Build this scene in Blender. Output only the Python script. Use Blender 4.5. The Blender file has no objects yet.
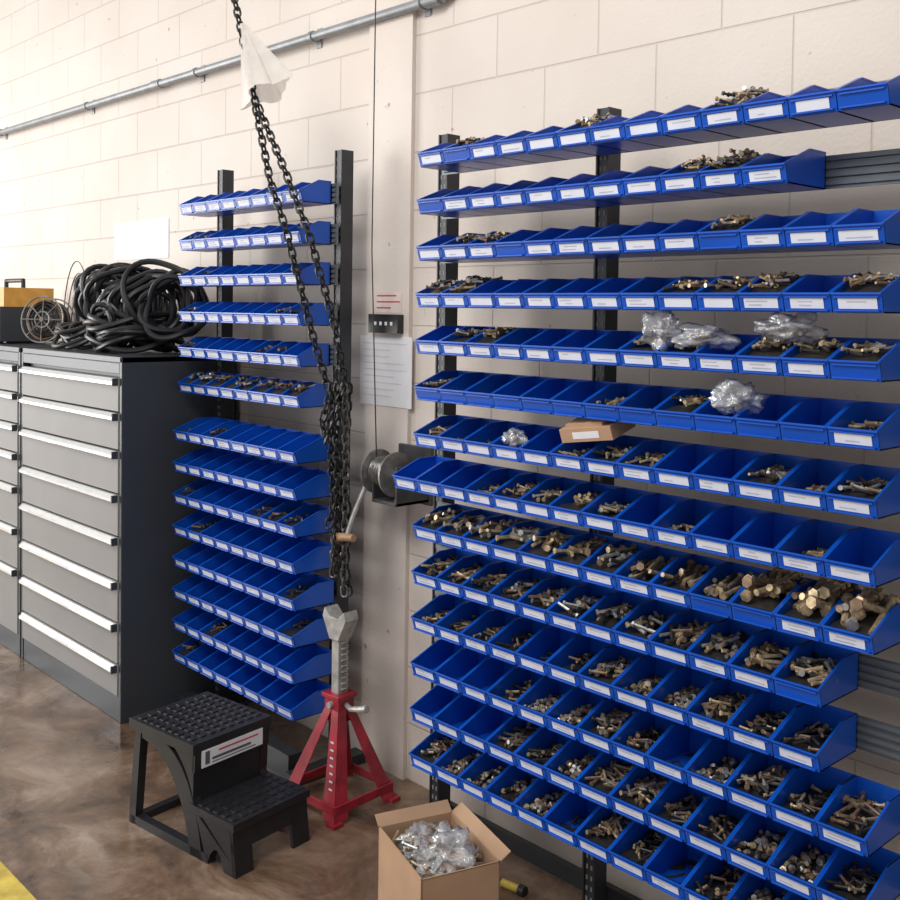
import bpy, bmesh, math, random
import numpy as np
from mathutils import Vector, Matrix, noise
R=random.Random(7)
sc=bpy.context.scene
try:
    sc.view_settings.view_transform='Standard'
except Exception: pass

# ---------------------------------------------------------------- materials
def mat(name,col,rough=.5,metal=0.,var=.12,scale=20.,bump=0.,col2=None,spec=.5,alpha=1.,coat=0.):
    m=bpy.data.materials.new(name); m.use_nodes=True
    nt=m.node_tree; b=nt.nodes['Principled BSDF']
    tc=nt.nodes.new('ShaderNodeTexCoord'); n=nt.nodes.new('ShaderNodeTexNoise')
    n.inputs['Scale'].default_value=scale; n.inputs['Detail'].default_value=4
    nt.links.new(tc.outputs['Object'],n.inputs['Vector'])
    r=nt.nodes.new('ShaderNodeValToRGB')
    c2=col2 or tuple(c*(1-var) for c in col)
    r.color_ramp.elements[0].color=(*c2,1); r.color_ramp.elements[1].color=(*[min(1,c*(1+var*.5)) for c in col],1)
    r.color_ramp.elements[0].position=.35; r.color_ramp.elements[1].position=.65
    nt.links.new(n.outputs['Fac'],r.inputs['Fac']); nt.links.new(r.outputs['Color'],b.inputs['Base Color'])
    b.inputs['Roughness'].default_value=rough; b.inputs['Metallic'].default_value=metal
    b.inputs['Specular IOR Level'].default_value=spec; b.inputs['Alpha'].default_value=alpha
    b.inputs['Coat Weight'].default_value=coat
    if bump:
        bp=nt.nodes.new('ShaderNodeBump'); bp.inputs['Strength'].default_value=bump; bp.inputs['Distance'].default_value=.01
        nt.links.new(n.outputs['Fac'],bp.inputs['Height']); nt.links.new(bp.outputs['Normal'],b.inputs['Normal'])
    return m

M_blue=mat('bin_blue_plastic',(.004,.085,.50),.30,var=.10,scale=6)
M_label=mat('label_card',(.76,.78,.84),.5,var=.05)
M_pen=mat('label_writing',(.50,.52,.60),.6)
M_post=mat('rack_post_steel',(.045,.047,.053),.45,.4)
M_hole=mat('rack_post_slot',(.22,.21,.20),.7)
M_rail=mat('rack_rail_steel',(.18,.20,.215),.45,.4)
M_gold=mat('zinc_yellow',(.52,.40,.24),.42,.45,var=.5,scale=60)
M_steel=mat('zinc_steel',(.46,.45,.43),.38,.6,var=.3,scale=60)
M_blackox=mat('black_oxide',(.05,.044,.04),.45,.4,var=.3,scale=60)
M_rust=mat('brown_fastener',(.25,.16,.10),.5,.35,var=.4,scale=60)
M_cab=mat('cabinet_dark_enamel',(.050,.056,.066),.4,.1,var=.1,scale=3)
M_drawer=mat('drawer_front_grey',(.27,.26,.25),.55,.0,var=.06,scale=3)
M_alu=mat('aluminium_handle',(.80,.80,.78),.3,.5,var=.04)
M_black=mat('black_plastic',(.018,.018,.020),.36,var=.2)
M_hose=mat('hose_rubber',(.015,.015,.017),.40,var=.2)
M_red=mat('jack_red_paint',(.34,.016,.032),.4,var=.4,scale=14)
M_grey=mat('cast_grey_steel',(.42,.41,.38),.5,.3,var=.3,scale=30)
M_winch=mat('winch_worn_steel',(.30,.29,.27),.45,.4,var=.4,scale=30)
M_bracket=mat('winch_bracket_paint',(.055,.055,.058),.5,.2,var=.3)
M_chain=mat('chain_steel',(.05,.05,.05),.4,.8,var=.4,scale=50)
M_chain2=mat('chain_steel_bright',(.20,.19,.18),.4,.8,var=.4,scale=50)
M_card=mat('cardboard',(.46,.285,.17),.8,var=.1,scale=8)
M_paper=mat('paper',(.80,.79,.80),.7,var=.04)
M_ink=mat('ink',(.10,.10,.12),.7)
M_redink=mat('red_ink',(.55,.05,.05),.7)
M_yel=mat('yellow_paint',(.66,.49,.08),.6,var=.3,scale=15)
M_orange=mat('tool_orange',(.72,.36,.07),.45)
M_wood=mat('wood_handle',(.42,.25,.13),.5,var=.3)
M_pipe=mat('conduit_galvanised',(.30,.31,.32),.45,.3,var=.15)
M_bagw=mat('plastic_bag_milky',(.78,.72,.65),.35,var=.05,alpha=.72)
def film(name):
    m=bpy.data.materials.new(name); m.use_nodes=True; nt=m.node_tree; nt.nodes.clear()
    out=nt.nodes.new('ShaderNodeOutputMaterial'); tr=nt.nodes.new('ShaderNodeBsdfTransparent'); gl=nt.nodes.new('ShaderNodeBsdfGlossy'); df=nt.nodes.new('ShaderNodeBsdfDiffuse')
    df.inputs[0].default_value=(.85,.86,.88,1); gl.inputs['Roughness'].default_value=.25; gl.inputs[0].default_value=(.85,.85,.85,1)
    n=nt.nodes.new('ShaderNodeTexNoise'); n.inputs['Scale'].default_value=26; n.inputs['Detail'].default_value=2; n.inputs['Distortion'].default_value=1.2
    tc=nt.nodes.new('ShaderNodeTexCoord'); nt.links.new(tc.outputs['Object'],n.inputs['Vector'])
    bp=nt.nodes.new('ShaderNodeBump'); bp.inputs['Distance'].default_value=.010; bp.inputs['Strength'].default_value=.8; nt.links.new(n.outputs['Fac'],bp.inputs['Height'])
    nt.links.new(bp.outputs[0],gl.inputs['Normal'])
    lw=nt.nodes.new('ShaderNodeLayerWeight'); lw.inputs[0].default_value=.28; nt.links.new(bp.outputs[0],lw.inputs['Normal'])
    m1=nt.nodes.new('ShaderNodeMixShader'); m1.inputs[0].default_value=.26; nt.links.new(tr.outputs[0],m1.inputs[1]); nt.links.new(df.outputs[0],m1.inputs[2])
    m2=nt.nodes.new('ShaderNodeMixShader'); nt.links.new(lw.outputs['Facing'],m2.inputs[0]); nt.links.new(m1.outputs[0],m2.inputs[1]); nt.links.new(gl.outputs[0],m2.inputs[2])
    nt.links.new(m2.outputs[0],out.inputs[0]); return m
M_bag=film('clear_plastic_film')

def wall_mat(name,block=True):
    m=bpy.data.materials.new(name); m.use_nodes=True; nt=m.node_tree; b=nt.nodes['Principled BSDF']
    tc=nt.nodes.new('ShaderNodeTexCoord')
    sep=nt.nodes.new('ShaderNodeSeparateXYZ'); cmb=nt.nodes.new('ShaderNodeCombineXYZ')
    nt.links.new(tc.outputs['Object'],sep.inputs[0]); nt.links.new(sep.outputs['X'],cmb.inputs['X']); nt.links.new(sep.outputs['Z'],cmb.inputs['Y'])
    no=nt.nodes.new('ShaderNodeTexNoise'); no.inputs['Scale'].default_value=2.2; no.inputs['Detail'].default_value=6
    nt.links.new(tc.outputs['Object'],no.inputs['Vector'])
    nf=nt.nodes.new('ShaderNodeTexNoise'); nf.inputs['Scale'].default_value=90; nt.links.new(tc.outputs['Object'],nf.inputs['Vector'])
    ramp=nt.nodes.new('ShaderNodeValToRGB')
    ramp.color_ramp.elements[0].position=.3; ramp.color_ramp.elements[0].color=(.66,.575,.505,1)
    ramp.color_ramp.elements[1].position=.7; ramp.color_ramp.elements[1].color=(.72,.645,.58,1)
    nt.links.new(no.outputs['Fac'],ramp.inputs['Fac'])
    bp=nt.nodes.new('ShaderNodeBump'); bp.inputs['Strength'].default_value=.25; bp.inputs['Distance'].default_value=.004
    nt.links.new(nf.outputs['Fac'],bp.inputs['Height'])
    vo=nt.nodes.new('ShaderNodeTexNoise'); vo.inputs['Scale'].default_value=24; vo.inputs['Detail'].default_value=2; nt.links.new(tc.outputs['Object'],vo.inputs['Vector'])
    vr=nt.nodes.new('ShaderNodeValToRGB'); vr.color_ramp.elements[0].position=.73; vr.color_ramp.elements[0].color=(1,1,1,1); vr.color_ramp.elements[1].position=.77; vr.color_ramp.elements[1].color=(.55,.5,.46,1)
    nt.links.new(vo.outputs['Fac'],vr.inputs['Fac'])
    m0=nt.nodes.new('ShaderNodeMix'); m0.data_type='RGBA'; m0.blend_type='MULTIPLY'; m0.inputs[0].default_value=1
    nt.links.new(ramp.outputs['Color'],m0.inputs[6]); nt.links.new(vr.outputs['Color'],m0.inputs[7])
    if block:
        br=nt.nodes.new('ShaderNodeTexBrick'); br.inputs['Scale'].default_value=1
        br.inputs['Brick Width'].default_value=.42; br.inputs['Row Height'].default_value=.205
        br.inputs['Mortar Size'].default_value=.004; br.inputs['Mortar Smooth'].default_value=.7
        br.inputs['Color1'].default_value=(1,1,1,1); br.inputs['Color2'].default_value=(.975,.975,.97,1); br.inputs['Mortar'].default_value=(.85,.83,.81,1)
        nt.links.new(cmb.outputs[0],br.inputs['Vector'])
        mx=nt.nodes.new('ShaderNodeMix'); mx.data_type='RGBA'; mx.blend_type='MULTIPLY'; mx.inputs[0].default_value=1
        nt.links.new(m0.outputs[2],mx.inputs[6]); nt.links.new(br.outputs['Color'],mx.inputs[7])
        nt.links.new(mx.outputs[2],b.inputs['Base Color'])
        b2=nt.nodes.new('ShaderNodeBump'); b2.invert=True; b2.inputs['Strength'].default_value=.5; b2.inputs['Distance'].default_value=.005
        nt.links.new(br.outputs['Fac'],b2.inputs['Height']); nt.links.new(bp.outputs['Normal'],b2.inputs['Normal'])
        nt.links.new(b2.outputs['Normal'],b.inputs['Normal'])
    else:
        nt.links.new(m0.outputs[2],b.inputs['Base Color']); nt.links.new(bp.outputs['Normal'],b.inputs['Normal'])
    b.inputs['Roughness'].default_value=.55
    return m
M_wall=wall_mat('painted_block_wall'); M_pil=wall_mat('painted_smooth_wall',False)

def floor_mat():
    m=bpy.data.materials.new('stained_concrete_floor'); m.use_nodes=True; nt=m.node_tree; b=nt.nodes['Principled BSDF']
    tc=nt.nodes.new('ShaderNodeTexCoord')
    n=nt.nodes.new('ShaderNodeTexNoise'); n.inputs['Scale'].default_value=3.2; n.inputs['Detail'].default_value=11; n.inputs['Roughness'].default_value=.74; n.inputs['Distortion'].default_value=.5
    nt.links.new(tc.outputs['Object'],n.inputs['Vector'])
    r=nt.nodes.new('ShaderNodeValToRGB'); e=r.color_ramp.elements
    e[0].position=.34; e[0].color=(.050,.031,.021,1); e[1].position=.70; e[1].color=(.38,.275,.20,1)
    x=e.new(.5); x.color=(.175,.108,.068,1)
    nt.links.new(n.outputs['Fac'],r.inputs['Fac']); nt.links.new(r.outputs['Color'],b.inputs['Base Color'])
    n2=nt.nodes.new('ShaderNodeTexNoise'); n2.inputs['Scale'].default_value=3.5; n2.inputs['Detail'].default_value=8
    nt.links.new(tc.outputs['Object'],n2.inputs['Vector'])
    mr=nt.nodes.new('ShaderNodeMapRange'); mr.inputs['From Min'].default_value=.38; mr.inputs['From Max'].default_value=.62; mr.inputs['To Min'].default_value=.09; mr.inputs['To Max'].default_value=.42
    nt.links.new(n2.outputs['Fac'],mr.inputs['Value']); nt.links.new(mr.outputs[0],b.inputs['Roughness'])
    b.inputs['Specular IOR Level'].default_value=.65
    n3=nt.nodes.new('ShaderNodeTexNoise'); n3.inputs['Scale'].default_value=14; n3.inputs['Detail'].default_value=4; nt.links.new(tc.outputs['Object'],n3.inputs['Vector'])
    bp=nt.nodes.new('ShaderNodeBump'); bp.inputs['Strength'].default_value=.10; bp.inputs['Distance'].default_value=.006
    nt.links.new(n3.outputs['Fac'],bp.inputs['Height']); nt.links.new(bp.outputs['Normal'],b.inputs['Normal'])
    return m
M_floor=floor_mat()

# ---------------------------------------------------------------- mesh builder
class MB:
    def __init__(s): s.V=[];s.F=[];s.M=[]
    def add(s,vs,fs,m=0):
        o=len(s.V); s.V.extend([tuple(v) for v in vs]); s.F.extend([tuple(i+o for i in f) for f in fs]); s.M.extend([m]*len(fs))
    def box(s,x0,x1,y0,y1,z0,z1,m=0,mtx=None):
        vs=[Vector((x,y,z)) for x in (x0,x1) for y in (y0,y1) for z in (z0,z1)]
        if mtx: vs=[mtx@v for v in vs]
        s.add(vs,[(0,1,3,2),(4,6,7,5),(0,4,5,1),(2,3,7,6),(0,2,6,4),(1,5,7,3)],m)
    def prism(s,pts,x0,x1,m=0,mtx=None,axis='x'):
        n=len(pts)
        f={'x':lambda t,a,b:(t,a,b),'y':lambda t,a,b:(a,t,b),'z':lambda t,a,b:(a,b,t)}[axis]
        vs=[Vector(f(x0,a,b)) for a,b in pts]+[Vector(f(x1,a,b)) for a,b in pts]
        if mtx: vs=[mtx@v for v in vs]
        fs=[tuple(range(n))[::-1],tuple(range(n,2*n))]+[(i,(i+1)%n,n+(i+1)%n,n+i) for i in range(n)]
        s.add(vs,fs,m)
    def cyl(s,p0,p1,r0,r1=None,n=12,m=0,caps=True):
        p0=Vector(p0);p1=Vector(p1); r1=r0 if r1 is None else r1
        d=(p1-p0).normalized(); a=d.orthogonal().normalized(); b=d.cross(a)
        vs=[p0+(a*math.cos(t)+b*math.sin(t))*r0 for t in [2*math.pi*i/n for i in range(n)]]
        vs+=[p1+(a*math.cos(t)+b*math.sin(t))*r1 for t in [2*math.pi*i/n for i in range(n)]]
        fs=[(i,(i+1)%n,n+(i+1)%n,n+i) for i in range(n)]
        if caps: fs+=[tuple(range(n))[::-1],tuple(range(n,2*n))]
        s.add(vs,fs,m)
    def tube(s,P,r,n=8,m=0,closed=False):
        P=[Vector(p) for p in P]; N=len(P); vs=[]; prev=None
        for i in range(N):
            if closed: t=(P[(i+1)%N]-P[i-1]).normalized()
            else: t=(P[min(i+1,N-1)]-P[max(i-1,0)]).normalized()
            if prev is None: a=t.orthogonal().normalized()
            else:
                a=prev-t*prev.dot(t); a=a.normalized() if a.length>1e-6 else t.orthogonal().normalized()
            prev=a; b=t.cross(a); rr=r[i] if isinstance(r,list) else r
            vs+=[P[i]+(a*math.cos(2*math.pi*k/n)+b*math.sin(2*math.pi*k/n))*rr for k in range(n)]
        fs=[]
        for i in range(N if closed else N-1):
            j=(i+1)%N
            fs+=[(i*n+k,i*n+(k+1)%n,j*n+(k+1)%n,j*n+k) for k in range(n)]
        if not closed: fs+=[tuple(range(n))[::-1],tuple(range((N-1)*n,N*n))]
        s.add(vs,fs,m)
    def build(s,name,mats,parent=None,smooth=True,bevel=0,loc=None,rotz=0,ang=38):
        me=bpy.data.meshes.new(name); me.from_pydata(s.V,[],s.F)
        for m in mats: me.materials.append(m)
        me.polygons.foreach_set('material_index',s.M)
        me.validate(); me.update()
        if smooth:
            me.polygons.foreach_set('use_smooth',[True]*len(me.polygons)); me.set_sharp_from_angle(angle=math.radians(ang))
        o=bpy.data.objects.new(name,me); sc.collection.objects.link(o)
        if bevel:
            bv=o.modifiers.new('bevel','BEVEL'); bv.width=bevel; bv.segments=2; bv.limit_method='ANGLE'; bv.angle_limit=math.radians(50)
        if loc: o.location=loc
        o.rotation_euler[2]=rotz
        if parent: o.parent=parent
        return o
def empty(name,loc=(0,0,0),rotz=0):
    e=bpy.data.objects.new(name,None); e.location=loc; e.rotation_euler[2]=rotz; e.empty_display_size=.1; sc.collection.objects.link(e); return e

# ---------------------------------------------------------------- room
WY=.13; PT=.018
b=MB(); b.box(-14,4,WY,WY+.2,0,4.2); b.build('wall_back',[M_wall],smooth=False)
b=MB(); b.box(-14,4,-9,WY+.2,-.1,0); b.build('floor',[M_floor],smooth=False)
b=MB(); b.box(-2.955,-2.712,WY-PT,WY,0,4.2); b.build('trim_1',[M_pil],smooth=False)
b=MB(); b.box(-14,4,-1.27,-1.165,0,.002); b.build('floor_marking_line',[M_yel],smooth=False)

# ---------------------------------------------------------------- bins
BH=.083; BF=.041; QF=.40
def add_bin(mb,lb,cx,yb,z,w,d,label=True):
    t=.0028; hw=w/2; q=-d*QF; h=BH; hf=BF
    T=Matrix.Translation((cx,yb,z))
    prof=[(0,0),(-d+.013,0),(-d+.001,hf),(q,h),(0,h)]
    mb.prism(prof,-hw,-hw+t,0,T); mb.prism(prof,hw-t,hw,0,T)
    mb.box(-hw,hw,-t,0,0,h,0,T)
    mb.box(-hw,hw,-d+.013,0,0,t,0,T)
    mb.prism([(-d+.013,0),(-d,hf),(-d+t,hf),(-d+.013+t,0)],-hw,hw,0,T)
    e=.004
    for sx in (-1,1):
        x0,x1=(-hw-.0008,-hw+e) if sx<0 else (hw-e,hw+.0008)
        mb.prism([(0,h-e),(q,h-e),(q,h),(0,h)],x0,x1,0,T)
        mb.prism([(q,h-e),(-d-.002,hf-e),(-d-.002,hf),(q,h)],x0,x1,0,T)
    mb.box(-hw,hw,-d-.003,-d+.003,hf-e,hf,0,T)
    mb.box(-hw+.006,hw-.006,-d+.003,-d+.013,.003,.006,0,T)
    mb.box(-hw+.006,hw-.006,-d-.001,-d+.008,.030,.033,0,T)
    if label:
        lw=hw-.011-R.random()*.005
        off=R.uniform(-.002,.002)
        yz=lambda zz,o=.0012:-d+.013-.013*zz/hf-o
        lb.add([T@Vector((-lw+off,yz(.008),.008)),T@Vector((lw+off,yz(.008),.008)),T@Vector((lw+off,yz(.029),.029)),T@Vector((-lw+off,yz(.029),.029))],[(0,1,2,3)],0)
        for zz in (.013,.021):
            if R.random()<.35: continue
            a=-lw*R.uniform(.4,.9); c=lw*R.uniform(-.1,.8)
            lb.add([T@Vector((a,yz(zz,.0016),zz)),T@Vector((c,yz(zz,.0016),zz)),T@Vector((c,yz(zz+.0025,.0016),zz+.0025)),T@Vector((a,yz(zz+.0025,.0016),zz+.0025))],[(0,1,2,3)],1)

def ph(y,d):
    q=-d*QF
    return BH if y>q else BH+(BF-BH)*(q-y)/(d+q)
def add_bolt(mb,c,dr,L,r,m,seg=6):
    c=Vector(c);dr=Vector(dr).normalized(); p0=c-dr*L/2;p1=c+dr*L/2
    mb.cyl(p0,p1,r,r,seg,m)
    mb.cyl(p0-dr*r*1.2,p0,r*1.7,r*1.7,6,m)
def bed(fb,cx,yb,z,w,d,level,heap):
    G=7; hw=w/2-.004; y1=-.004; y0=-d+.012
    vs=[]
    for i in range(G):
        for j in range(G):
            u=i/(G-1);v=j/(G-1); y=y0+(y1-y0)*v
            k=math.sin(math.pi*u)*math.sin(math.pi*v)
            vs.append((cx-hw+2*hw*u,yb+y,z+min(level,ph(y,d)-.008)-.006+heap*k*.8+R.uniform(-.003,.003)))
    fb.add(vs,[(i*G+j,(i+1)*G+j,(i+1)*G+j+1,i*G+j+1) for i in range(G-1) for j in range(G-1)],2)
def fill(fb,cx,yb,z,w,d,level,heap,n,L,r,pal,along=False):
    bed(fb,cx,yb,z,w,d,level,heap)
    hw=w/2-.004; y1=-.004; y0=-d+.02
    for _ in range(n):
        u=R.uniform(.12,.88);v=R.uniform(.06,.94)
        k=math.sin(math.pi*u)*math.sin(math.pi*v)
        # along: shanks point up and back, a few reversed so hex heads show
        l=L*R.uniform(.7,1.15); a=R.uniform(0,math.pi*2) if not along else (R.choice((-1,-1,1))*math.pi/2+R.uniform(-.5,.5))
        px=cx-hw+2*hw*u; mx=max(0.004,hw-abs(px-cx)-r)
        ca=math.cos(a)
        if abs(ca)*l/2>mx: ca=math.copysign(mx*2/l,ca)
        sa=math.copysign(math.sqrt(max(0,1-ca*ca)),math.sin(a))
        py=y0+(y1-y0)*v; half=abs(sa)*l/2
        py=min(max(py,y0+half),y1-half) if y1-y0>2*half else (y0+y1)/2
        tz=R.uniform(-.25,.35) if not along else math.copysign(R.uniform(.1,.55),sa)*.8*R.choice((1,1,-1))
        add_bolt(fb,(px,yb+py,z+min(level,ph(py,d)-.006)+heap*k+R.uniform(0,.008)+r),(ca,sa,tz),l,r,R.choice(pal),8 if r>.006 else 6)
def nuts(fb,cx,yb,z,w,d,level,heap,n,r,pal):
    hw=w/2-.008; y1=-.008; y0=-d+.022
    for _ in range(n):
        u=R.random();v=R.random(); k=math.sin(math.pi*u)*math.sin(math.pi*v)
        c=Vector((cx-hw+2*hw*u,yb+y0+(y1-y0)*v,z+level+heap*k+R.uniform(0,.006)))
        dr=Vector((R.uniform(-1,1),R.uniform(-1,1),R.uniform(.2,1.4))).normalized()
        fb.cyl(c-dr*r*.45,c+dr*r*.45,r,r,6,R.choice(pal))

def post(mb,x,y,z0,z1,w=.042,dp=.05):
    hw=w/2
    mb.box(x-hw,x+hw,y,y+dp,z0,z1,0)
    mb.box(x-hw,x-hw+.005,y-.004,y,z0,z1,0); mb.box(x+hw-.005,x+hw,y-.004,y,z0,z1,0)
    z=z0+.01
    while z<z1-.03:
        for sx in(-.008,.008): mb.box(x+sx-.003,x+sx+.003,y-.0008,y,z,z+.013,1)
        z+=.030
def rail(mb,x0,x1,y,z):
    mb.box(x0,x1,y,y+.004,z,z+.074)
    for k in range(4):
        zz=z+.006+k*.018
        mb.prism([(y,zz),(y-.006,zz+.002),(y-.006,zz+.012),(y,zz+.008)],x0+.01,x1-.01)

W=.1067; XR=-2.155; Z1=2.133; HR=.1365
rack=empty('storage_bin_rack',(0,0,0))
bins=MB();labs=MB();fast=MB();frame=MB();rails=MB()
D1=.176; YB=-.124
for x in (-2.328,-1.693,-.43):
    post(frame,x,-.085,0,2.25); frame.box(x-.03,x+.03,-.25,.09,0,.03)
frame.box(-2.35,-.40,-.03,-.01,.05,.10)
over={ (1,1):.06,(1,5):.078,(1,9):.084,
 (2,8):.066,(2,9):.078,(3,1):.058,(3,2):.058,(3,9):.065,(4,0):.066,(4,1):.078,(4,8):.055,(4,9):.06,(4,10):.068,(4,12):.066,
 (5,1):.06,(5,2):.066,(5,7):.055,(5,8):.05,(5,10):.066,(5,11):.06,(5,12):.058,(6,0):.045,(6,6):.035,(6,8):.055,(6,12):.03,
 (7,0):.04,(7,5):.03,(7,6):.045,(7,7):.04,(7,10):.045,(7,11):.02,(7,12):.045,(8,4):.045,(8,5):.05,(8,6):.04,(8,8):.02,(8,3):.045,(8,2):.03,(8,11):.015}
for r in range(1,15):
    zb=Z1-(r-1)*HR-.018
    rail(rails,-2.30,-.36,-.116,zb+.002)
    i0=-1 if r==8 else 0
    i1={2:10,10:11,11:11}.get(r,12)
    for i in range(i0,i1+1):
        cx=XR+W*i
        if r==8 and i<5: cx+=.012*(5-i)/6
        lab=not (r==6 and i<12) and R.random()>.06
        add_bin(bins,labs,cx,YB,zb,W-.002 if not(r==8 and i<5) else W-.0035,D1,lab)
        args=(cx,YB,zb,W-(0 if r!=8 else .003),D1)
        if r<=8:
            lv=over.get((r,i))
            if lv: fill(fast,*args,lv-.006,.010,26,.036,.0033,[0,0,3,1,2])
            elif R.random()<.35: fill(fast,*args,.016,.008,14,.032,.003,[2,3,0])
        elif r==9:
            if i>=10: fill(fast,*args,.044,.026,17,.105,.0080,[0,0,0,3,1],along=True)
            elif i>=7: fill(fast,*args,.032,.012,14,.08,.006,[0,3,0,2],along=True)
            else: fill(fast,*args,.045,.018,20,.06,.0050,[0,0,3,1,2],along=i%2==0)
        elif r==10:
            fill(fast,*args,.034,.016,24,.055,.0044,[0,3,1,2,2] if i<8 else [0,0,3,1,2])
        else:
            q=R.random()
            if i<3 and 11<r<14: continue
            if q<.12: fill(fast,*args,.008,.0,4,.03,.003,[2])
            elif q<.40: fill(fast,*args,.024,.008,22,.035,.0034,[2,2,3,0])
            elif q<.80: fill(fast,*args,.032,.014,34,.045,.0037,[0,1,2,3,3])
            else: bed(fast,*args,.022,.01); nuts(fast,*args,.022,.01,64,.0075,[1,3,2,0])
FM=[M_gold,M_steel,M_blackox,M_rust]
frame.build('posts',[M_post,M_hole],rack,smooth=False); rails.build('louvre_rails',[M_rail],rack,smooth=False)
bins.build('storage_bins',[M_blue],rack,smooth=False); labs.build('bin_labels',[M_label,M_pen],rack,smooth=False)
fast.build('fasteners',FM,rack,smooth=True)

rack2=empty('storage_bin_rack.001',(0,0,0))
bins=MB();labs=MB();fast=MB();frame=MB();rails=MB()
for x in (-3.76,-2.945):
    post(frame,x,-.03,0,2.27); frame.box(x-.03,x+.03,-.22,.10,0,.04)
frame.box(-3.77,-2.98,-.20,-.14,.0,.09)
for k in range(14):
    if k<6: zb=2.09-k*.1456-.018; xs=-3.80; yb=-.063; d=.137
    else: zb=1.173-(k-6)*.1295-.018; xs=-3.755; yb=-.063; d=.180
    rail(rails,xs+.01,-2.92,-.052,zb+.002)
    for i in range(8):
        cx=xs+.107*(i+.5)
        add_bin(bins,labs,cx,yb,zb,.1045,d,True)
        a=(cx,yb,zb,.105,d)
        if k==5: fill(fast,*a,.055,.015,16,.035,.0035,[2,2,3,1])
        elif R.random()<.25: fill(fast,*a,.04,.010,12,.035,.0035,[2,3,2])
frame.build('posts',[M_post,M_hole],rack2,smooth=False); rails.build('louvre_rails',[M_rail],rack2,smooth=False)
bins.build('storage_bins',[M_blue],rack2,smooth=False); labs.build('bin_labels',[M_label,M_pen],rack2,smooth=False)
fast.build('fasteners',FM,rack2)

# ---------------------------------------------------------------- cabinets
def cabinet(name,x0,x1,yf,yb,hs,top=1.49):
    e=empty(name,(x0,yf,0)); w=x1-x0; dp=yb-yf
    c=MB()
    c.box(0,.02,0,dp,.0,top); c.box(w-.02,w,0,dp,0,top); c.box(0,w,dp-.01,dp,0,top)
    c.box(0,w,0,dp,top-.025,top); c.box(.02,w-.02,.004,dp,0,.12); c.box(.02,w-.02,.0,dp,top-.07,top-.025)
    c.box(.02,w-.02,.03,.04,.12,top-.07)
    c.build('body',[M_cab],e,smooth=False,bevel=.003)
    d=MB();hd=MB();lb=MB()
    tops=[z+.020 for z in hs]+[.10]
    for i in range(len(hs)):
        z1=tops[i]; z0=tops[i+1]+.007
        d.box(.025,w-.025,-.004,.02,z0,z1)
        zc=z1-.014
        hd.prism([(-.004,zc+.012),(-.010,zc+.013),(-.026,zc+.000),(-.026,zc-.012),(-.022,zc-.012),(-.022,zc-.004),(-.010,zc+.008),(-.004,zc+.008)],.03,w-.03)
        hd.box(w-.034,w-.026,-.029,-.004,zc-.016,zc+.014,1); hd.box(.026,.034,-.029,-.004,zc-.016,zc+.014,1)
        lb.box(w*.45,w*.45+.12,-.0275,-.0262,zc-.010,zc-.002)
        lb.box(w*.08,w*.08+.07,-.0275,-.0262,zc-.010,zc-.003)
    d.build('drawers',[M_drawer],e,smooth=False,bevel=.002); hd.build('handles',[M_alu,M_cab],e,smooth=False); lb.build('drawer_labels',[M_paper],e,smooth=False)
    return e
hs=[1.384,1.242,1.088,.910,.736,.555,.384,.214]
cabinet('tool_drawer_cabinet',-4.90,-3.85,-.42,.11,hs)
cabinet('tool_drawer_cabinet.001',-5.97,-4.915,-.42,.11,[1.384,1.25,1.10,.96,.80,.60,.40])

# ---------------------------------------------------------------- hoses on cabinet
h=MB(); TZ=1.492
def loop(c,rad,ax,r=.013,sq=1.,n=36,wob=.014,mb=None,m=0):
    ax=Vector(ax).normalized(); a=ax.cross(Vector((0,0,1)))
    a=a.normalized() if a.length>.1 else Vector((1,0,0)); b2=ax.cross(a); ph_=R.random()*6
    P=[]
    for i in range(n):
        t=2*math.pi*i/n
        rr=rad*(1+.05*math.sin(2*t+ph_))+wob*math.sin(3*t+ph_)
        P.append(Vector(c)+a*rr*math.cos(t)+b2*rr*math.sin(t)*sq+ax*wob*2*math.sin(2*t+ph_*2))
    mz=min(p.z for p in P)
    if mz<TZ+r:
        for p in P: p.z+=TZ+r-mz
    (mb or h).tube(P,r,8,m,True)
for k in range(16):
    loop((-4.66+.024*k,-.14+R.uniform(-.03,.03),TZ+.23+R.uniform(-.04,.03)),.145+R.uniform(-.045,.025),(.9,-.35+R.uniform(-.35,.35),R.uniform(-.25,.25)),sq=.95)
for k in range(17):
    loop((-4.30+.022*k,-.14+R.uniform(-.03,.03),TZ+.22+R.uniform(-.04,.03)),.15+R.uniform(-.055,.022),(.8,-.6+R.uniform(-.3,.3),R.uniform(-.28,.28)),sq=.95)
for k in range(12):
    loop((-4.24+R.uniform(-.05,.05),-.17,TZ+.02+.012*k),.20+R.uniform(-.05,.0),(R.uniform(-.2,.2),R.uniform(-.2,.2),1))
for k in range(8):
    loop((-4.24,-.32+.010*k,TZ+.105),.088+R.uniform(-.025,.01),(.2,-1,R.uniform(-.12,.12)),.011)
for k in range(5):
    loop((-4.62+R.uniform(-.05,.05),-.22,TZ+.02+.02*k),.13+R.uniform(-.02,.02),(R.uniform(-.2,.2),R.uniform(-.2,.2),1),.011)
h.build('coiled_air_hose',[M_hose])

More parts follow.
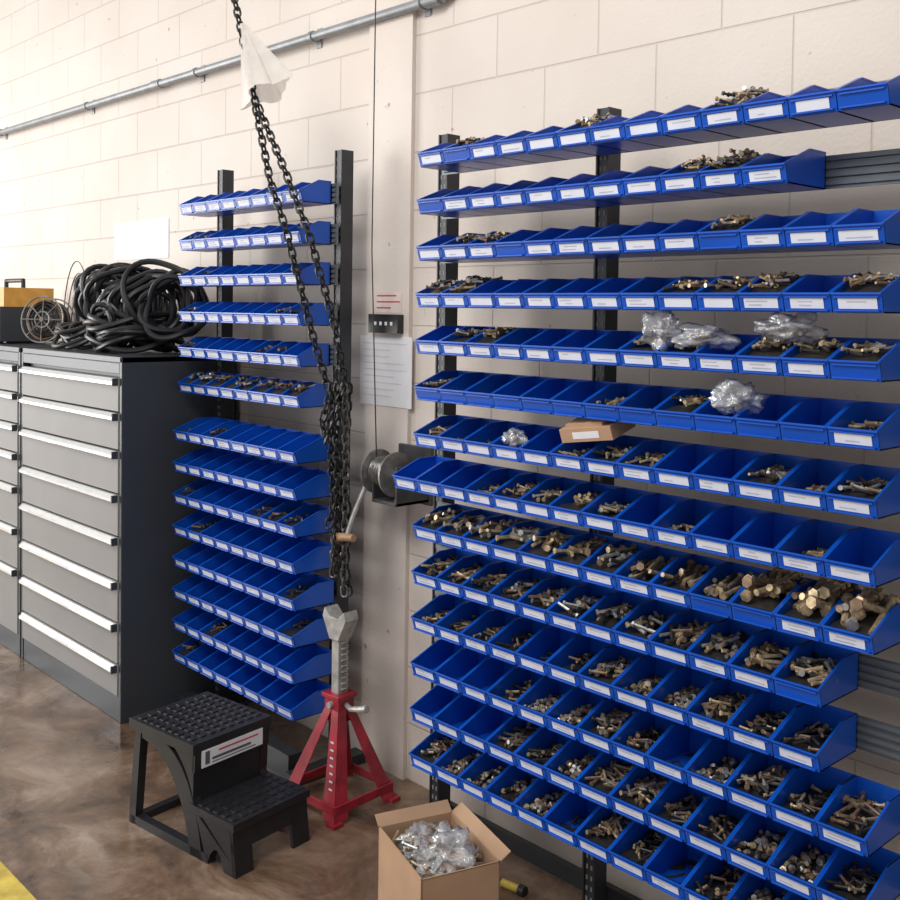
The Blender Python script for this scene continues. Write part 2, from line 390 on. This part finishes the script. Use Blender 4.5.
g=MB(); c=Vector((-5.08,-.22,TZ+.125)); ax=Vector((.55,-.8,.12)).normalized(); a1=ax.cross(Vector((0,0,1))).normalized(); a2=ax.cross(a1)
for sgn in(-1,1):
    cc=c+ax*.05*sgn
    g.tube([cc+(a1*math.cos(t)+a2*math.sin(t))*.115 for t in [2*math.pi*i/32 for i in range(32)]],.004,6,0,True)
    g.tube([cc+(a1*math.cos(t)+a2*math.sin(t))*.04 for t in [2*math.pi*i/20 for i in range(20)]],.004,6,0,True)
    for k in range(8):
        t=k*math.pi/4; g.cyl(cc,cc+(a1*math.cos(t)+a2*math.sin(t))*.115,.003,n=6)
g.cyl(c-ax*.06,c+ax*.06,.012,n=10)
for k in range(26):
    rr=.055+.045*R.random(); off=ax*R.uniform(-.045,.045); tl=Vector((R.uniform(-.1,.1),R.uniform(-.1,.1),R.uniform(-.1,.1)))
    g.tube([c+off+((a1+tl*.2)*math.cos(t)+(a2-tl*.2)*math.sin(t))*rr for t in [2*math.pi*i/24 for i in range(24)]],.0045,5,2 if k%3 else 1,True)
zmin=min(v[2] for v in g.V); g.V=[(v[0],v[1],v[2]-zmin+TZ) for v in g.V]
for k in range(3):
    g.tube([(-5.02-.17*math.cos(t)*(1-.12*k),-.10+.012*k,TZ+.004+(.42-.06*k)*math.sin(t)) for t in [math.pi*i/24 for i in range(25)]],.0028,6,2)
g.build('wire_reel',[M_winch,M_rust,M_black])
g=MB(); x=-5.60
g.box(x-.26,x+.2,-.34,-.04,TZ+.01,TZ+.19,0)
for k in range(10): g.box(x-.22+.04*k,x-.20+.04*k,-.348,-.34,TZ+.03,TZ+.17,1)
for sx in(-.2,.14): g.box(x+sx,x+sx+.04,-.3,-.1,TZ,TZ+.01,1)
g.box(x-.24,x+.20,-.32,-.06,TZ+.19,TZ+.29,2); g.box(x-.10,x+.12,-.325,-.32,TZ+.20,TZ+.28,1); g.box(x-.08,x+.10,-.328,-.325,TZ+.225,TZ+.25,3)
g.tube([(x-.12,-.19,TZ+.28),(x-.12,-.19,TZ+.33),(x+.12,-.19,TZ+.33),(x+.12,-.19,TZ+.28)],.012,8,1)
g.build('battery_charger_unit',[M_cab,M_black,M_orange,M_paper],bevel=.004)

# ---------------------------------------------------------------- conduit pipe
p=MB(); zc=2.76; y=WY-.035
p.cyl((-9,y,zc),(-2.56,y,zc),.018,n=14)
for x in (-8,-6.6,-5.35,-4.2,-3.3,-2.66):
    yw=WY-(PT if -2.955<x<-2.7 else 0)-.0005
    p.cyl((x,y,zc),(x+.02,y,zc),.0225,n=14)
    p.box(x-.005,x+.025,yw-.004,yw,zc-.038,zc+.038); p.box(x,x+.02,y,yw-.003,zc-.010,zc+.010)
p.cyl((-2.62,y,zc),(-2.55,y,zc),.024,n=14); p.cyl((-2.55,y,zc),(-2.51,y+.008,zc+.02),.022,.018,n=12)
p.cyl((-4.6,y,zc),(-4.52,y,zc),.0225,n=14)
p.build('conduit_pipe',[M_pipe])

n=MB(); n.box(-5.08,-4.50,WY-.003,WY,1.93,2.12); n.build('paper_poster',[M_paper],smooth=False)
n=MB(); yy=WY-PT-.003
n.box(-2.985,-2.69,yy,yy+.0027,1.345,1.60,0)
for k in range(9): n.box(-2.965,-2.965+R.uniform(.12,.25),yy-.0008,yy,1.575-.024*k-.004,1.575-.024*k,1)
n.build('notice_poster',[M_paper,mat('faint_ink',(.64,.64,.68),.7)],smooth=False)
n=MB(); F=WY-PT
n.box(-2.905,-2.74,F-.03,F,1.612,1.68,0)
for k in range(4): n.box(-2.87+.03*k,-2.857+.03*k,F-.031,F-.03,1.640,1.653,1)
n.box(-2.90,-2.75,F-.002,F,1.685,1.76,2)
for k in range(3): n.box(-2.89,-2.89+(.11,.13,.08)[k],F-.003,F-.002,1.745-.022*k,1.750-.022*k,3)
n.build('thermostat_box',[M_black,M_paper,mat('pale_pink_sticker',(.74,.62,.58),.6),M_redink],bevel=.003)

# ---------------------------------------------------------------- chain
def link(mb,c,t,side,L=.040,Wd=.024,r=.0042,m=0):
    t=t.normalized(); side=(side-t*side.dot(t)).normalized(); P=[]
    hl=L/2-Wd/2; rr=Wd/2
    for i in range(7):
        a=-math.pi/2+math.pi*i/6; P.append(c+t*(hl+rr*math.cos(a))+side*rr*math.sin(a))
    for i in range(7):
        a=math.pi/2+math.pi*i/6; P.append(c+t*(-hl+rr*math.cos(a))+side*rr*math.sin(a))
    mb.tube(P,r,6,m,True)
def chain(mb,pts,L=.040,**k):
    pts=[Vector(p) for p in pts]; step=L*.74
    tot=sum((pts[i+1]-pts[i]).length for i in range(len(pts)-1)); s=0; j=0
    while s<tot:
        q=s; i=0
        while i<len(pts)-2 and q>(pts[i+1]-pts[i]).length: q-=(pts[i+1]-pts[i]).length; i+=1
        t=(pts[i+1]-pts[i]); c=pts[i]+t.normalized()*q
        base=Vector((.55,-.6,.1)); o=t.normalized().cross(base)
        sd=(base+o*.3) if j%2 else (o-base*.3)
        link(mb,c,t,sd,L=L,**k); s+=step; j+=1
ch=MB()
chain(ch,[(-3.55,-.3,3.7),(-3.217,-.3,2.804),(-3.08,-.3,2.428),(-3.06,-.3,2.39)],m=0)
chain(ch,[(-3.07,-.3,2.39),(-2.98,-.3,2.14),(-2.915,-.27,1.95),(-2.87,-.19,1.60),(-2.84,-.13,1.38)],m=0)
chain(ch,[(-3.05,-.3,2.39),(-2.90,-.29,2.16),(-2.79,-.27,1.95),(-2.745,-.19,1.64),(-2.765,-.13,1.45),(-2.79,-.12,1.40)],m=0)
for k in range(6):
    x=-2.80+.028*math.cos(k*1.05); y=-.12+.03*math.sin(k*1.05)
    z0=.69+ (0 if k<2 else R.uniform(0,.25))
    pts=[(x+R.uniform(-.010,.010),y+R.uniform(-.01,.01),1.42-j*(1.42-z0)/6) for j in range(7)]
    chain(ch,pts,m=k%3==0 and 1 or 0)
chain(ch,[(-2.83,-.15,1.38),(-2.84,-.17,1.30),(-2.80,-.18,1.25),(-2.77,-.17,1.33),(-2.77,-.13,1.42)])
ch.tube([(-2.94,-.01,1.47),(-2.90,-.06,1.475),(-2.84,-.11,1.45),(-2.80,-.12,1.42),(-2.79,-.12,1.38),(-2.82,-.12,1.36)],.008,8,0)
ch.build('hanging_chain',[M_chain,M_chain2])

bg=MB(); N=40; K=9
vs=[];fs=[]
for k in range(K):
    q=k/(K-1); dz=.27*q; rad=.014+.105*q**1.05
    cx=-3.165+.16*q
    for i in range(N):
        t=2*math.pi*i/N; f=1+(.10+.08*q)*math.sin(4*t+.8)+.07*math.sin(7*t+q*1.2)+.05*math.sin(13*t)
        zz=2.71-dz+(.035*math.cos(t)*q+.012*math.sin(3*t)*q)
        vs.append((cx+rad*f*math.cos(t),-.30+rad*f*math.sin(t)*.45,zz))
for k in range(K-1):
    for i in range(N): fs.append((k*N+i,k*N+(i+1)%N,(k+1)*N+(i+1)%N,(k+1)*N+i))
bg.add(vs,fs); bg.build('plastic_bag_wrap',[M_bagw],ang=60)

# ---------------------------------------------------------------- winch
wn=empty('hand_winch',(-2.675,-.005,1.13))
m=MB()
m.box(-.06,.115,.095,.112,-.11,.09)
m.box(-.02,.105,-.05,.10,-.098,-.086)
m.box(-.028,-.020,-.05,.10,-.098,.03); m.box(.097,.105,-.05,.10,-.098,.035)
m.prism([(-.05,-.086),(-.04,-.05),(.10,.07),(.10,-.086)],.090,.097)
m.build('bracket',[M_bracket],wn,smooth=False,bevel=.002)
m=MB()
def disc(x0,x1,r,mm=0): m.cyl((x0,0,0),(x1,0,0),r,n=32,m=mm)
disc(-.060,-.052,.078); disc(.038,.046,.078); m.cyl((-.052,0,0),(.038,0,0),.045,n=24,m=1)
for k in range(7):
    x=-.042+.0115*k; m.tube([(x,.050*math.cos(t),.050*math.sin(t)) for t in [2*math.pi*i/24 for i in range(24)]],.006,6,1,True)
m.cyl((-.085,0,0),(.11,0,0),.010,n=12,m=0); disc(-.072,-.061,.033,1)
for k in range(6):
    a=k*math.pi/3; m.cyl((-.063,.055*math.cos(a),.055*math.sin(a)),(-.060,.055*math.cos(a),.055*math.sin(a)),.011,n=10,m=2)
m.build('drum',[M_winch,M_chain2,M_black],wn)
m=MB(); m.tube([(-.083,0,.02),(-.086,-.03,-.05),(-.080,-.09,-.15),(-.075,-.12,-.215)],.009,8,0); m.cyl((-.12,-.13,-.225),(-.03,-.125,-.215),.016,.013,n=14,m=1)
m.build('crank',[M_grey,M_wood],wn)
m=MB(); m.tube([(-2.67,-.08,4.1),(-2.69,-.075,2.7),(-2.70,-.07,1.9),(-2.68,-.055,1.19)],.0022,6,0); m.build('winch_cable',[M_black])

# ---------------------------------------------------------------- jack stand
js=empty('jack_stand',(-2.742,-.155,0),math.radians(4))
m=MB(); H0=.345; hb=.142; ht=.030
def leg(sx,sy):
    bt=Vector((sx*hb,sy*hb,.012)); tp=Vector((sx*ht,sy*ht,H0))
    wb,wt=.062,.034
    for ax in (0,1):
        o=Vector((-sx*1,0,0)) if ax==0 else Vector((0,-sy*1,0))
        inn=Vector((0,-sy*.004,0)) if ax==0 else Vector((-sx*.004,0,0))
        q=[bt,bt+o*wb,tp+o*wt,tp]; q2=[v+inn for v in q]
        m.add(q+q2,[(0,1,2,3),(7,6,5,4),(0,4,5,1),(1,5,6,2),(2,6,7,3),(3,7,4,0)],0)
    m.box(sx*hb-.032 if sx>0 else sx*hb-.01,sx*hb+.01 if sx>0 else sx*hb+.032,sy*hb-.032 if sy>0 else sy*hb-.01,sy*hb+.01 if sy>0 else sy*hb+.032,0,.014,0)
for sx in(-1,1):
    for sy in(-1,1): leg(sx,sy)
bb=hb*.93
for s_ in(-1,1):
    m.box(-bb,bb,s_*bb-.004,s_*bb+.004,.035,.065,0); m.box(s_*bb-.004,s_*bb+.004,-bb,bb,.035,.065,0)
m.box(-.036,.036,-.036,.036,H0-.06,H0+.03,0); m.box(-.044,.044,-.044,.044,H0+.02,H0+.035,0)
m.build('base',[M_red],js,smooth=False,bevel=.003)
m=MB(); m.box(-.018,.018,-.022,.022,.12,.61,0)
for k in range(11):
    z=.385+.02*k; m.prism([(.022,z),(.034,z+.012),(.022,z+.014)],-.012,.012,0); m.prism([(.018,z),(.030,z+.012),(.018,z+.014)],-.012,.012,0,axis='y')
m.prism([(-.022,.565),(.022,.565),(.060,.64),(.050,.67),(.02,.643),(-.02,.643),(-.050,.67),(-.060,.64)],-.03,.03,0,axis='y')
m.build('ratchet_bar',[M_grey],js,smooth=False,bevel=.002)
m=MB(); m.tube([(.03,-.0,H0),(.07,-.01,H0-.005),(.13,-.015,H0+.012),(.155,-.015,H0+.02)],[.009,.009,.011,.013],8,0); m.cyl((0,-.05,H0),(0,.05,H0),.011,n=10,m=0)
m.build('lever',[M_grey],js)
m=MB()
for k in range(7):
    z=.10+.022*k; c=hb-(hb-ht)*(z-.012)/(H0-.012); m.box(c-.032,c-.016,-c-.0015,-c-.0003,z,z+.006,0)
m.build('leg_decal',[M_label],js,smooth=False)

# ---------------------------------------------------------------- step stool
st=empty('step_stool',(-3.09,-.61,0),math.radians(8))
m=MB(); hw=.150
def bez(p0,p1,p2,p3,n=10):
    o=[]
    for i in range(n+1):
        t=i/n; o.append(tuple((1-t)**3*p0[j]+3*(1-t)**2*t*p1[j]+3*(1-t)*t*t*p2[j]+t**3*p3[j] for j in (0,1)))
    return o
def panel(pts,s_,t=.030,inset=0):
    y0,y1=sorted((s_*(hw-inset),s_*(hw-t-inset))); m.prism([(a,max(0,b2)) for a,b2 in pts],y0,y1,0,axis='y')
def strip(outer,inner,s_):
    for i in range(len(outer)-1):
        panel([outer[i],outer[i+1],inner[i+1],inner[i]],s_)
for s_ in(-1,1):
    panel([(-.012,0),(.022,0),(.055,.33),(.025,.33)],s_)
    panel([(.0,0),(.40,0),(.40,.028),(.0,.028)],s_)
    strip(bez((.06,.335),(.24,.335),(.33,.25),(.372,.0)),bez((.06,.298),(.19,.29),(.270,.20),(.315,.0)),s_)
    gt=bez((.19,.335),(.25,.31),(.30,.26),(.325,.18),8)
    panel([(.33,.335)]+gt,s_)
    ls=bez((.505,.15),(.512,.11),(.520,.05),(.528,.0),5)
    panel([(.325,.17),(.335,.145)]+ls+[(.475,0)]+bez((.465,.03),(.45,.070),(.42,.070),(.395,.0),5),s_)
m.box(.0,.335,-hw-.008,hw+.008,.318,.350); m.box(.31,.525,-hw-.005,hw+.005,.138,.162)
m.prism([(.318,.26),(.332,.26),(.335,.322),(.322,.322)],-hw+.0,hw-.0,0,axis='y')
m.prism([(.312,.155),(.325,.155),(.322,.27),(.312,.27)],-hw+.03,hw-.03,0,axis='y')
m.prism([(.508,.075),(.520,.075),(.514,.150),(.500,.150)],-hw,hw,0,axis='y')
for s_ in(-1,1):
    y0,y1=sorted((s_*hw,s_*(hw-.070))); m.prism([(.518,.0),(.531,.0),(.518,.10),(.506,.10)],y0,y1,0,axis='y')
m.box(.02,.045,-hw+.02,hw-.02,.27,.33)
m.box(-.002,.026,-hw,hw,.004,.026)
m.build('frame',[M_black],st,smooth=True,bevel=.007)
m=MB()
for i in range(9):
    for j in range(8):
        x=.035+.0325*i; yy=-.131+.0375*j; m.box(x-.010,x+.010,yy-.012,yy+.012,.349,.354)
for i in range(5):
    for j in range(8):
        x=.352+.036*i; yy=-.131+.0375*j; m.box(x-.010,x+.010,yy-.012,yy+.012,.161,.166)
m.build('treads',[M_black],st,smooth=False,bevel=.002)
m=MB(); m.box(.334,.3365,-.125,.12,.268,.322,0)
m.box(.3365,.3372,-.06,.10,.305,.310,1); m.box(.3365,.3372,-.085,.07,.284,.292,2); m.box(.3365,.3372,-.112,-.095,.276,.316,2); m.box(.3365,.3372,-.085,.09,.275,.278,2)
m.build('warning_sticker',[M_paper,M_redink,M_ink],st,smooth=False)

# ---------------------------------------------------------------- cardboard box
bx=empty('cardboard_box',(-1.885,-.48,0),math.radians(-18))
m=MB(); a,b_,hh=.145,.110,.295
m.box(-a,a,-b_,-b_+.004,0,hh,0); m.box(-a,a,b_-.004,b_,0,hh,0); m.box(-a,-a+.004,-b_,b_,0,hh,0); m.box(a-.004,a,-b_,b_,0,hh,0); m.box(-a,a,-b_,b_,0,.004,0)
def flap(p,q,out,up,L):
    p=Vector(p);q=Vector(q);o=Vector(out)*L+Vector((0,0,up)); t=Vector((0,0,.003))
    v=[p,q,q+o,p+o]; m.add(v+[k-t for k in v],[(0,1,2,3),(7,6,5,4),(0,4,5,1),(1,5,6,2),(2,6,7,3),(3,7,4,0)],0)
flap((-a,b_,hh),(a,b_,hh),(0,1,0),.02,.03)
flap((-a,-b_,hh),(-a,b_,hh),(-1,0,0),.02,.03)
flap((a,-b_+.003,hh),(a,b_-.003,hh),(-.3,0,0),-.08,.08)
m.build('carton',[M_card],bx,smooth=False)
def bag(name,loc,s,seed,mt,parent=None,seg=4):
    bm=bmesh.new(); bmesh.ops.create_icosphere(bm,subdivisions=seg,radius=1)
    for v in bm.verts:
        n_=noise.noise(v.co*1.5+Vector((seed*3.1,0,0)))*.6+(.5-abs(noise.noise(v.co*2.6+Vector((0,seed*2.3,0))))*1.6)*.35
        v.co*=(.75+n_); v.co.x*=s[0];v.co.y*=s[1];v.co.z*=s[2]
    for f_ in bm.faces: f_.smooth=True
    me=bpy.data.meshes.new(name); bm.to_mesh(me); bm.free(); me.materials.append(mt)
    o=bpy.data.objects.new(name,me); sc.collection.objects.link(o); o.location=loc
    if parent:o.parent=parent
    return o
for k,(x,y,z,s) in enumerate([(-.06,-.02,.29,.075),(.04,.02,.32,.08),(.08,-.04,.28,.06),(0,.05,.29,.07),(-.09,.04,.28,.05),(0,-.05,.29,.06)]):
    bag('bag_%d'%(k+1),(x,y,z-.02),(s,s*.8,s*.65),k+3,M_bag,bx,4)
f2=MB()
for _ in range(120):
    add_bolt(f2,(R.uniform(-.12,.12),R.uniform(-.08,.08),.245+R.uniform(0,.045)),(R.uniform(-1,1),R.uniform(-1,1),R.uniform(-.4,.4)),.04,.004,R.choice([0,1,1,3,3]))
f2.box(-a+.005,a-.005,-b_+.005,b_-.005,.18,.245,3)
for k in range(5):
    T=Matrix.Translation((R.uniform(-.08,.08),R.uniform(-.05,.05),.27))@Matrix.Rotation(R.uniform(-1,1),4,'Z')@Matrix.Rotation(R.uniform(-.5,.5),4,'X')
    f2.box(-.04,.04,-.025,.025,-.01,.01,4,T)
f2.build('contents',FM+[M_card],bx)

# ---------------------------------------------------------------- bags / package on bins
for k,(loc,s) in enumerate([((-1.37,-.25,1.655),(.055,.05,.045)),((-1.26,-.24,1.645),(.080,.055,.036)),((-1.05,-.23,1.67),(.080,.05,.036)),((-1.16,-.25,1.51),(.062,.055,.045)),((-1.83,-.27,1.355),(.038,.03,.028))]):
    o=bag('plastic_parts_bag'+('' if k==0 else '.%03d'%k),loc,s,11+k*2,M_bag)
    f3=MB()
    for _ in range(9): add_bolt(f3,(R.uniform(-.4,.4)*s[0],R.uniform(-.4,.4)*s[1],R.uniform(-.4,.1)*s[2]),(R.uniform(-1,1),R.uniform(-1,1),R.uniform(-.3,.3)),.03,.003,R.choice([1,3,2]))
    f3.build('screws',FM,o)
m=MB(); T=Matrix.Rotation(math.radians(14),4,'X')@Matrix.Rotation(math.radians(6),4,'Z')@Matrix.Rotation(math.radians(-7),4,'Y')
m.box(-.078,.078,-.055,.055,-.018,.018,0,T); m.box(-.062,.05,-.045,.045,.018,.028,0,T); m.box(-.04,.04,-.0557,-.055,-.010,.008,1,T)
m.build('parts_packet',[M_card,M_paper],loc=(-1.575,-.235,1.405),smooth=False,bevel=.003)
m=MB(); m.cyl((-.03,0,.012),(.03,.01,.012),.012,n=10,m=0); m.cyl((.03,.01,.012),(.05,.012,.012),.016,n=10,m=1); m.tube([(-.03,0,.012),(-.08,.02,.008),(-.12,.0,.006),(-.16,.03,.006)],.005,8,1)
m.build('extension_cord_plug',[M_yel,M_black],loc=(-1.96,-.12,0))

# ---------------------------------------------------------------- camera
yaw,pitch,roll,f,s=.8171,-.0329,.0146,1041.8,-.1178
fw=Vector((-math.sin(yaw)*math.cos(pitch),math.cos(yaw)*math.cos(pitch),math.sin(pitch)))
r=Vector((math.cos(yaw),math.sin(yaw),0)); u=r.cross(fw)
r2=r*math.cos(roll)+u*math.sin(roll); u2=u*math.cos(roll)-r*math.sin(roll)
cd=bpy.data.cameras.new('camera'); co=bpy.data.objects.new('camera',cd); sc.collection.objects.link(co)
mt=Matrix((r2,u2,-fw)).transposed().to_4x4(); mt.translation=(.0924,-2.3176,1.70); co.matrix_world=mt
cd.sensor_width=36; cd.lens=f/900*36; cd.shift_y=s; cd.clip_start=.05
sc.camera=co

# ---------------------------------------------------------------- lights
def area(name,loc,target,sx,sy,e,col):
    l=bpy.data.lights.new(name,'AREA'); l.shape='RECTANGLE'; l.size=sx;l.size_y=sy;l.energy=e;l.color=col
    o=bpy.data.objects.new(name,l); sc.collection.objects.link(o); o.location=loc
    o.rotation_euler=(Vector(target)-Vector(loc)).to_track_quat('-Z','Y').to_euler(); return o
area('daylight_door',(-8.5,-3.6,2.2),(-3.0,-.3,1.4),3.5,3.4,320,(1,.985,.955))
area('ceiling_lamp',(-1.8,-3.0,4.0),(-1.5,-.3,.9),2.4,1.2,95,(1,.98,.95))
wd=bpy.data.worlds.new('world'); sc.world=wd; wd.use_nodes=True
wd.node_tree.nodes['Background'].inputs[0].default_value=(.97,.97,1,1); wd.node_tree.nodes['Background'].inputs[1].default_value=.60
